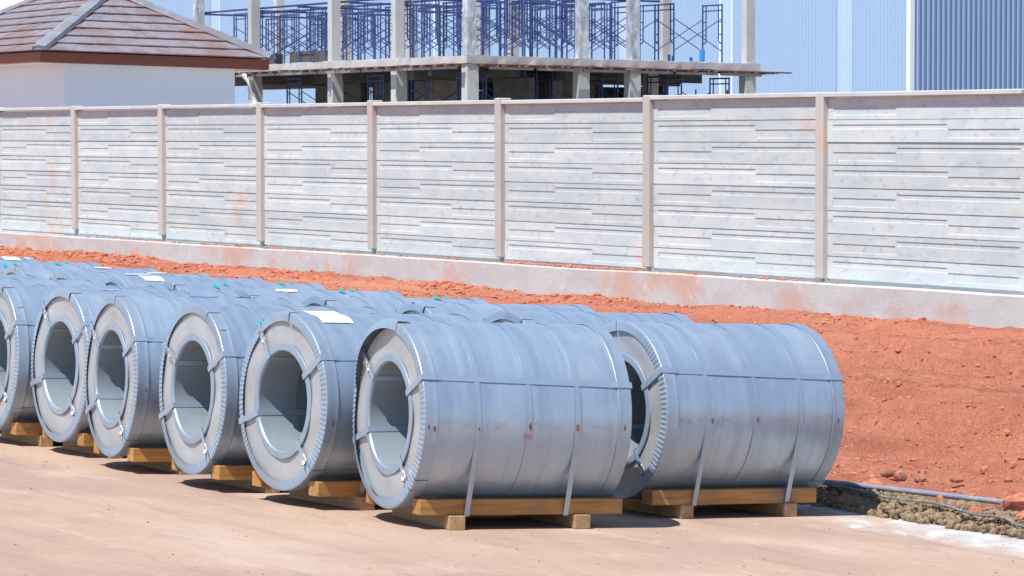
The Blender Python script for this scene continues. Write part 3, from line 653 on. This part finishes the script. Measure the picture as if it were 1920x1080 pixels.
stone(13.50, 18.20, .15, .13, 'large angular red stone at the end of the conduit', (1.3, .8, .7), 'clod', 3, .5)
stone(13.42, 17.88, .13, .12, 'angular red stone at the right edge of the picture', (1, 1, .9), 'clod', 8, 1.2)
stone(13.30, 18.42, .10, .055, 'small dark red stone touching the large angular stone', (1, .8, .7), 'clod', 5)
stone(13.62, 20.02, .12, .095, 'rounded pale red stone behind the conduit by the last coil', (1.2, 1, .7), 'clod', 12)
stone(13.95, 20.20, .18, .055, 'oval pinkish stone above the conduit, right of the last coil', (1, .8, .8), 'stone', 13)
stone(13.98, 20.02, .18, .05, 'pinkish stone second in the small group by the last coil', (1, .9, .8), 'stone', 14)
stone(14.00, 20.42, .18, .06, 'brownish flat stone leftmost of the small group by the last coil', (1.2, .8, .6), 'stone', 15)
stone(13.40, 20.28, .11, .06, 'mossy grey stone tucked behind the last coil', (1.2, .8, .7), 'spoil', 16)
stone(13.42, 18.98, .12, .05, 'dark red clod straddling the conduit', (.6, 1, 1.2), 'clod', 17)
stone(13.22, 19.75, .05, .10, 'blocky grey clay lump casting a shadow on the concrete edge', (1, .9, .8), 'spoil', 18)
stone(14.10, 19.75, .19, .045, 'pale stone on the red earth behind the conduit', (1.2, .8, .6), 'stone', 19)
stone(13.36, 17.98, .10, .085, 'broken red lump below the large angular stone', (1.1, .9, .7), 'clod', 31, .9)
stone(13.56, 17.95, .16, .10, 'broken red lump behind the stone at the right edge', (1.2, .8, .7), 'clod', 32, 2.1)
stone(13.62, 18.48, .14, .06, 'small red lump resting against the conduit end', (1.1, .9, .8), 'clod', 33, .3)
stone(13.85, 18.4, .16, .05, 'pale stone on the red earth above the large angular stone', (1.3, .8, .5), 'stone', 20)

# ------------------------------------------------------------------ the white house with a hipped tile roof
HU, HV, HE = 25.669, 67.953, 4.599; HO = (HU, HV); HK = .6
def H(u, v, h): return W(HU + u, HV + v, HE + h, HK, HO)
house = empty('white_house'); tag(house, 'small white rendered house with a brown hipped tile roof behind the fence', 'house')
HL, HD, E2 = 5.06, 9.1, 2.53                 # eave lengths along u and v
AP = 1.40
ins = .62
m = MB(); m.box(ins, HL - ins, .30, HD - ins, -4.3, .0).map(H); m.build('wall', M['white_wall'], house)
m = MB(); m.box(.03, HL - .03, .03, HD - .03, .0, .03).map(H); m.build('soffit', M['white_wall'], house)
for nm, bx in (('fascia', (0, HL, -.025, .0, -.005, .215)), ('fascia', (-.025, 0, -.025, HD, -.005, .215)), ('fascia', (HL, HL + .025, -.025, HD, -.005, .215))):
    m = MB(); m.box(*bx).map(H); m.build(nm, M['fascia'], house)
roof = MB(); EV = .235; oh = .06
pts = [(-oh, -oh, EV), (HL + oh, -oh, EV), (HL + oh, HD + oh, EV), (-oh, HD + oh, EV), (E2, E2, EV + AP), (E2, HD - E2, EV + AP)]
roof.add([H(*p) for p in pts], [(0, 1, 4), (1, 2, 5, 4), (2, 3, 5), (3, 0, 4, 5), (0, 3, 2, 1)])
ro = roof.build('roof', M['tile'], house)
NC = 8
def course(side, k):
    """one stepped course of flat tiles; its lower edge stands proud of the course below"""
    t0, t1 = k / NC, (k + 1.12) / NC; t1 = min(t1, 1)
    def P(t, s, up):
        if side == 'u':    # slope facing -v, runs along u
            a = -oh + (E2 + oh) * t; b = HL + oh - (HL + oh - E2) * t; return H(a + (b - a) * s, -oh + (E2 + oh) * t, EV + AP * t + up)
        a = -oh + (E2 + oh) * t; b = HD + oh - (E2 + oh) * t; return H(-oh + (E2 + oh) * t, a + (b - a) * s, EV + AP * t + up)
    m = MB(); n = 14 if side == 'u' else 22
    lo_, hi_ = .07, .014
    for i in range(n):
        s0, s1 = i / n, (i + 1) / n; j0 = random.uniform(-.004, .004)
        V_ = [P(t0 - .03, s0, lo_ - .022), P(t0 - .03, s1, lo_ - .022), P(t1, s1, .0), P(t1, s0, .0), P(t0 - .03, s0, lo_ + j0), P(t0 - .03, s1, lo_ + j0), P(t1, s1, hi_ + j0), P(t1, s0, hi_ + j0)]
        m.add(V_, BOXF)
    m.build('tile_course', M['tile'], ro)
for k in range(NC): course('u', k); course('v', k)
def hip(p, q, n=4):
    p, q = Vector(H(*p)), Vector(H(*q)); d = q - p; side = d.cross(Vector((0, 0, 1))).normalized(); up = side.cross(d).normalized()
    for k in range(n):
        a = p + d * (k / n) - d * .006; b = p + d * ((k + 1) / n); w = .17
        V_ = []
        for c, l_ in ((a, .045), (b, .038)):
            for y, z in ((-w, -.06), (-w * .85, .02), (0, .05), (w * .85, .02), (w, -.06)): V_.append(c + side * y + up * (z + l_))
        me_ = MB().add(V_, [(0, 5, 6, 1), (1, 6, 7, 2), (2, 7, 8, 3), (3, 8, 9, 4), (0, 1, 2, 3, 4), (9, 8, 7, 6, 5), (0, 4, 9, 5)])
        me_.build('hip_cap', M['hip'], ro)
hip((-oh, -oh, EV + .03), (E2, E2, EV + AP + .03)); hip((HL + oh, -oh, EV + .03), (E2, E2, EV + AP + .03)); hip((-oh, HD + oh, EV + .03), (E2, HD - E2, EV + AP + .03)); hip((E2, E2, EV + AP + .02), (E2, HD - E2, EV + AP + .02))

# ------------------------------------------------------------------ the concrete frame under construction
BU, BV, BH = 48.591, 93.09, 6.175; BO = (BU, BV); BK = .42
def B(u, v, h): return W(BU + u, BV + v, BH + h, BK, BO)
bld = empty('concrete_frame'); tag(bld, 'unfinished two storey concrete frame building behind the fence', 'building')
SW, SD, ST = 10.3, 24.0, .23
# slab with a slightly uneven poured edge
m = MB(); ring_ = []
def edge_pts():
    P = []
    for k in range(41): P.append((SW * k / 40, 0))
    for k in range(1, 81): P.append((SW, SD * k / 80))
    for k in range(1, 41): P.append((SW - SW * k / 40, SD))
    for k in range(1, 80): P.append((0, SD - SD * k / 80))
    return P
EP = edge_pts(); n = len(EP); V_ = []
for (a, b) in EP:
    j = random.uniform(-.025, .025); cx, cy = (a - SW / 2) / SW * 2, (b - SD / 2) / SD * 2
    V_ += [B(a + cx * j, b + cy * j, random.uniform(-.015, .02)), B(a + cx * (j * .5 + .01), b + cy * (j * .5 + .01), ST + random.uniform(-.02, .02))]
F_ = [(2 * i, 2 * ((i + 1) % n), 2 * ((i + 1) % n) + 1, 2 * i + 1) for i in range(n)] + [tuple(2 * i + 1 for i in range(n)), tuple(2 * i for i in range(n))[::-1]]
ob('floor_slab', me('floor_slab', V_, F_, M['conc']), bld)
UCOL = [(.20, .20, 'wrap'), (4.05, .20, 'wrap'), (5.85, .20, 'wrap'), (10.0, .20, 'conc'), (.20, 5.0, 'conc'), (.20, 9.6, 'conc'), (.20, 15.9, 'conc'), (.20, 20.6, 'wrap'),
        (4.0, 6.6, 'wrap'), (4.0, 4.55, 'conc'), (4.0, 11.6, 'conc'), (4.0, 16.6, 'conc'), (4.0, 22.2, 'conc'), (9.0, 3.6, 'conc')]
hw = .155
for a, b, mt in UCOL:
    m = MB(); m.box(a - hw, a + hw, b - hw, b + hw, ST, 6.0).map(B); m.build('upper_column', M[mt], bld)
for a, b, mt in [(.24, .24, 0), (4.05, .24, 0), (5.85, .24, 0), (10.0, .24, 0), (.24, 5.0, 0), (.24, 9.6, 0), (.24, 15.9, 0), (4.0, 4.5, 1), (4.0, 7.6, 1), (4.0, 11.6, 1), (4.0, 15.4, 1), (8.0, 2.8, 0), (4.2, 2.2, 1), (7.5, 6, 1)]:
    m = MB(); q = hw + .035; m.box(a - q, a + q, b - q, b + q, -5.2, -.02).map(B); m.build('lower_column', M['conc'] if not mt else M['brown_wall'], bld)
# beams below the slab
for bx in ((0.35, 10.0, 2.95, 3.25, -.34, -.02), (2.2, 2.5, 1.3, 23.5, -.34, -.02), (.4, 10, 4.3, 4.7, -.42, -.02), (3.8, 4.2, .7, 23.5, -.42, -.02), (.4, 10, 9.4, 9.8, -.42, -.02), (.4, 10, 15.7, 16.1, -.42, -.02)):
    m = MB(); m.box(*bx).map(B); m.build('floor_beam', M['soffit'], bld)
m = MB(); m.box(.12, SW - .1, .12, SD - .2, -.034, -.016).map(B); m.build('added_shade_board', M['soffit'], bld)  # board added to keep the slab's underside dark
# formwork left along the slab edge
k = 0
for t in np.arange(.3, 10.9, .74):
    m = MB(); m.box(t, t + .10, -.34 + random.uniform(-.06, .04), .9, -.085, -.035).map(B); m.build('form_joist', M['ply'], bld)
for t in np.arange(.6, 23, .80):
    m = MB(); m.box(-.34 + random.uniform(-.06, .04), .9, t, t + .10, -.085, -.035).map(B); m.build('form_joist', M['ply'], bld)
for t0, t1 in ((.1, 2.6), (2.8, 5.4), (5.6, 8.0), (8.2, 11.3)):
    m = MB(); m.box(t0, t1, -.32, -.08, -.035, -.012).map(B); m.build('form_board', M['red_board'], bld)
for t0, t1 in ((.1, 3.2), (4.0, 7.6), (9.5, 11.2), (12.8, 15.8), (16.5, 19)):
    m = MB(); m.box(-.30, -.08, t0, t1, -.035, -.012).map(B); m.build('form_board', M['red_board'], bld)
for t in np.arange(.4, 22, 1.62):
    m = MB(); m.box(-.20, -.10, t, t + 1.5, -.17, -.09).map(B); m.build('form_beam', M['alu'], bld)
for t in np.arange(.7, 10, 1.62):
    m = MB(); m.box(t, t + 1.5, -.14, -.08, -.17, -.09).map(B); m.build('form_beam', M['alu'], bld)
for bx, mt in (((2.6, 2.8, .9, 3.2, -5, -.36), 'dark_wall'), ((2.6, 2.8, 5.6, 8.6, -5, -.36), 'brown_wall'), ((2.6, 2.8, 9.9, 11.6, -5, -.36), 'dark_wall'), ((2.6, 2.8, 12.6, 15.2, -5, -.36), 'dark_wall'), ((3.0, 3.9, 3.3, 3.5, -5, -.36), 'dark_wall'), ((4.6, 5.6, 3.3, 3.5, -5, -.36), 'brown_wall'), ((5.0, 9.9, 8.2, 8.4, -5, -.4), 'dark_wall'), ((6.0, 6.2, 4, 8.2, -5, -.4), 'dark_wall'), ((4.4, 4.6, 12, 15.4, -5, -.4), 'brown_wall'), ((4.4, 4.6, 16.8, 20, -5, -.4), 'dark_wall'), ((9.9, 10.1, 5.2, 24, -5, -.4), 'dark_wall')):
    m = MB(); m.box(*bx).map(B); m.build('infill_or_shade_wall', M[mt], bld)  # walls nearest the front added to darken the lower storey
tag(MB().add([B(*p) for p in box(1.2, 1.4, 12.2, 15.2, ST + .02, ST + .46)], BOXF).build('board_stack', M['dark_wall']), 'dark stack of shutter boards on the slab behind the house roof', 'boards')
tag(MB().add([B(*p) for p in box(1.2, 1.4, 16.2, 17.2, ST + .02, ST + .42)], BOXF).build('board_stack', M['dark_wall']), 'short dark board stack left of the longer one on the slab', 'boards')
tag(MB().add([B(*p) for p in box(9.4, 11.35, -.20, -.10, -.055, -.012)], BOXF).build('loose_plank', M['ply']), 'loose plank poking past the right end of the slab', 'plank')
# torn sheeting hanging from the edge by the house
for kk, (v0, lab) in enumerate(((16.9, 'short rag of torn pale sheeting hanging beside the house wall'), (15.6, 'long rag of torn pale sheeting hanging over a lower column'))):
    V_ = []; F_ = []
    for i in range(9):
        t = i / 8
        for s_ in range(4): V_.append(B(-.32 - .05 * math.sin(t * 5 + s_), v0 - t * (.35 + .75 * kk) + (s_ - 1.5) * .16 * (1 - .6 * t) + .05 * math.sin(i * 2.1), -.08 - t * (.75 + .4 * kk) + .03 * math.sin(s_ * 2 + i)))
    for i in range(8):
        for s_ in range(3): F_.append((i * 4 + s_, i * 4 + s_ + 1, i * 4 + s_ + 5, i * 4 + s_ + 4))
    o = ob('rag', me('rag', V_, F_, M['rag'], True)); so = o.modifiers.new('t', 'SOLIDIFY'); so.thickness = .012; tag(o, lab, 'rag')
for a, b, h, r, lab in ((8.75, .9, .42, .085, 'tallest blue plastic pipe stub standing on the slab'), (8.35, .9, .18, .05, 'short blue pipe stub left of the tall one'), (7.55, .9, .24, .05, 'blue pipe stub near the scaffold foot'), (7.75, 1.0, .20, .04, 'thin blue pipe stub beside another by the scaffold foot')):
    m = MB(); m.tube(B(a, b, ST), B(a, b, ST + h), r, 12); o = m.build('pipe_stub', M['blue_pipe'], smooth=False); tag(o, lab, 'pipe', 'blue pipe stubs on the slab')

# ------------------------------------------------------------------ blue frame scaffolding
SH = 1.82
def frame_mesh():
    m = MB(); w = 1.15; r = .026
    for y in (0, w): m.tube((0, y, 0), (0, y, SH), r)
    m.tube((0, 0, SH - .03), (0, w, SH - .03), r); m.tube((0, 0, SH - .20), (0, w, SH - .20), r * .8)
    for y, s_ in ((.20, 1), (w - .20, -1)):
        m.tube((0, y, SH - .03), (0, y, SH - 1.15), r * .8); m.tube((0, y, SH - 1.15), (0, y - s_ * .08, SH - 1.22), r * .8); m.tube((0, y - s_ * .08, SH - 1.22), (0, y - s_ * .2, SH - 1.22), r * .8)
        for z in (.55, .95): m.tube((0, y, SH - z), (0, y - s_ * .2, SH - z), r * .7)
    return m.mesh('frame', M['scaf'])
def brace_mesh(l_):
    m = MB(); m.tube((0, 0, .35), (l_, 0, SH - .45), .015, 5); m.tube((0, .03, SH - .45), (l_, .03, .35), .015, 5); return m.mesh('cross_brace', M['scaf'])
FRM = frame_mesh(); BRC = brace_mesh(1.75); BRC2 = brace_mesh(1.3)
def tower(a, b, h, label, group, rot=0, l_=1.75, legs=0.0):
    q = Vector(B(a, b, h)); e = empty('scaffold_tower', q); e.rotation_euler = (0, 0, TH + rot); tag(e, label, 'scaffolding', group)
    br = BRC if l_ > 1.5 else BRC2
    ob('frame', FRM, e); ob('frame', FRM, e, (l_, 0, 0)); ob('cross_brace', br, e); ob('cross_brace', br, e, (0, 1.12, 0))
    return e
# towers standing on the slab along the left wing, the corner and the right wing
ORD = ['first', 'second', 'third', 'fourth', 'fifth', 'sixth', 'seventh', 'eighth', 'ninth', 'tenth']
L1 = 'blue scaffold tower in the crowded ranks on the left wing of the slab'
L2 = 'blue scaffold tower in the crowded ranks on the right wing of the slab'
for i in range(10):
    for j in range(3):
        if j == 2 or (j == 1 and i % 3 == 2) or (i, j) in ((9, 0),): continue
        tower(.55 + 2.6 * j, .75 + 1.0 * j + 2.05 * i + random.uniform(-.1, .1), ST + .005, '%s blue scaffold tower from the slab corner, %s rank of the left wing' % (ORD[i], ('front', 'middle', 'back')[j]), 'scaffold towers on the left wing')
for i in range(3):
    for j in range(3):
        if i == 0 and j > 1: continue
        tower(2.2 + 1.95 * j + (4.2 if i == 9 else 0), .45 + 1.6 * i, ST + .005, '%s blue scaffold tower from the corner column, %s rank of the right wing' % (ORD[j], ('front', 'middle', 'back')[i]), 'scaffold towers on the right wing')
tower(7.55, .62, ST + .005, 'rightmost blue scaffold tower, standing alone at the end of the slab', 'scaffold towers on the right wing')
for i in range(5):
    tower(.9, 1.2 + 3.1 * i, -2.02, '%s shaded scaffold tower from the corner column, under the left wing' % ORD[i], 'scaffold towers under the slab')
for j in range(4):
    tower(1.4 + 2.3 * j, 1.4, -2.02, '%s shaded scaffold tower from the corner column, under the right wing' % ORD[j], 'scaffold towers under the slab')
# props below the lower towers so that they stand on the ground
for a, b, lab in ((8.4, .7, 'low blue trestle frame under the right end of the slab'),):
    e = empty('trestle', B(a, b, -3.0)); e.rotation_euler = (0, 0, TH - PI / 2); tag(e, lab, 'scaffolding')
    m = MB()
    for y in (0, 1.15): m.tube((0, y, -2), (0, y, 2.4), .026)
    m.build('leg_pair', M['scaf'], e); m = MB(); m.tube((0, 0, 2.05), (0, 1.15, 2.05), .03); m.tube((0, .2, 1.8), (0, .95, 1.8), .022); m.tube((0, .2, 1.55), (0, .95, 1.55), .022); m.tube((0, .2, 2.05), (0, .2, 1.55), .02); m.tube((0, .95, 2.05), (0, .95, 1.55), .02); m.build('head_frame', M['scaf'], e)
for k, b in enumerate(np.linspace(.8, 20.5, 6)):
    m = MB(); m.tube(B(.3, b, ST + SH + .045), B(7.2 if k < 2 else 6.6, b + random.uniform(-.3, .3), ST + SH + .045), .035); tag(m.build('ledger_tube', M['scaf']), '%s short blue tube from the corner, laid across the scaffold tops' % ORD[k], 'tube', 'ledger tubes on the scaffolding')
for k, a in enumerate((.6, 2.3, 4.6)):
    m = MB(); m.tube(B(a, .5, ST + SH + .115), B(a + random.uniform(-.1, .1), 21, ST + SH + .115), .035); tag(m.build('ledger_tube', M['scaf']), '%s long blue tube from the slab edge, laid along the scaffold tops' % ORD[k], 'tube', 'ledger tubes on the scaffolding')

# ------------------------------------------------------------------ the big blue warehouse behind
WX, WY = (1706 - 960) / FPX * 150, 150.0
wu = WX * AU[0] + WY * AU[1]; wv = WX * AV[0] + WY * AV[1]
ware = empty('warehouse'); tag(ware, 'large blue corrugated metal warehouse filling the background', 'warehouse')
def Wh(u, v, h): return (*(np.array(u * AU + v * AV)), h)
def cladding(name, p0, p1, z0, z1, pitch, depth, mat, skew=1.0):
    """trapezoid ribbed sheet from plan point p0 to p1; ribs stand out to the left of the direction"""
    p0, p1 = np.array(p0, float), np.array(p1, float); L_ = np.linalg.norm(p1 - p0); d = (p1 - p0) / L_; nn = np.array([-d[1], d[0]])
    P = []; s_ = 0
    while s_ < L_:
        for f, o_ in ((0, 0), (.52, 0), (.62, depth), (.90, depth)): P.append((min(s_ + f * pitch, L_), o_))
        s_ += pitch
    V_ = []
    for a, o_ in P:
        q = p0 + d * a + nn * o_; V_ += [(q[0], q[1], z0), (q[0], q[1], z1)]
    return ob(name, me(name, V_, [(2 * i, 2 * i + 2, 2 * i + 3, 2 * i + 1) for i in range(len(P) - 1)], mat), ware)
def plan(u, v): q = u * AU + v * AV; return (q[0], q[1])
def v_at(px):   # v on the pale wall seen under a given picture column
    k = (px - 960) / FPX; return wu * (AU[0] - k * AU[1]) / (k * AV[1] - AV[0])
segs = [(1699, 1598, 'sheet', 'wall_sheet'), (1598, 1569, 'skylight', 'translucent_sheet'), (1569, 1372, 'sheet', 'wall_sheet'), (1372, 1350, 'skylight', 'translucent_sheet'), (1350, 1180, 'sheet', 'wall_sheet'), (1180, 1160, 'skylight', 'translucent_sheet'),
        (1160, 1000, 'sheet', 'wall_sheet'), (1000, 984, 'skylight', 'translucent_sheet'), (984, 830, 'sheet', 'wall_sheet'), (830, 815, 'skylight', 'translucent_sheet'), (815, 660, 'sheet', 'wall_sheet'), (660, 646, 'skylight', 'translucent_sheet'), (646, 413, 'sheet', 'wall_sheet'), (413, 397, 'skylight', 'translucent_sheet'), (397, 245, 'sheet', 'wall_sheet')]
for a, b, mt, nm in segs:
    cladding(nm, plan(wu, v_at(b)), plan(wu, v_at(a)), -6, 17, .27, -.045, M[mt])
m = MB(); m.add([Wh(*p) for p in box(wu - .06, wu + .16, wv - .06, wv + .25, -6, 17)], BOXF); m.build('corner_trim', M['trim'], ware)
cladding('wall_sheet', plan(wu + .16, wv), plan(wu + 14, wv), -6, 17, .262, -.085, M['sheet_shaded'])  # ribs deepened so their shadows darken this side
m = MB(); vl = v_at(245); m.add([Wh(*p) for p in box(wu + .3, wu + 14, wv + .2, vl - .2, 16.5, 16.9)], BOXF); m.build('roof_sheet', M['sheet'], ware)
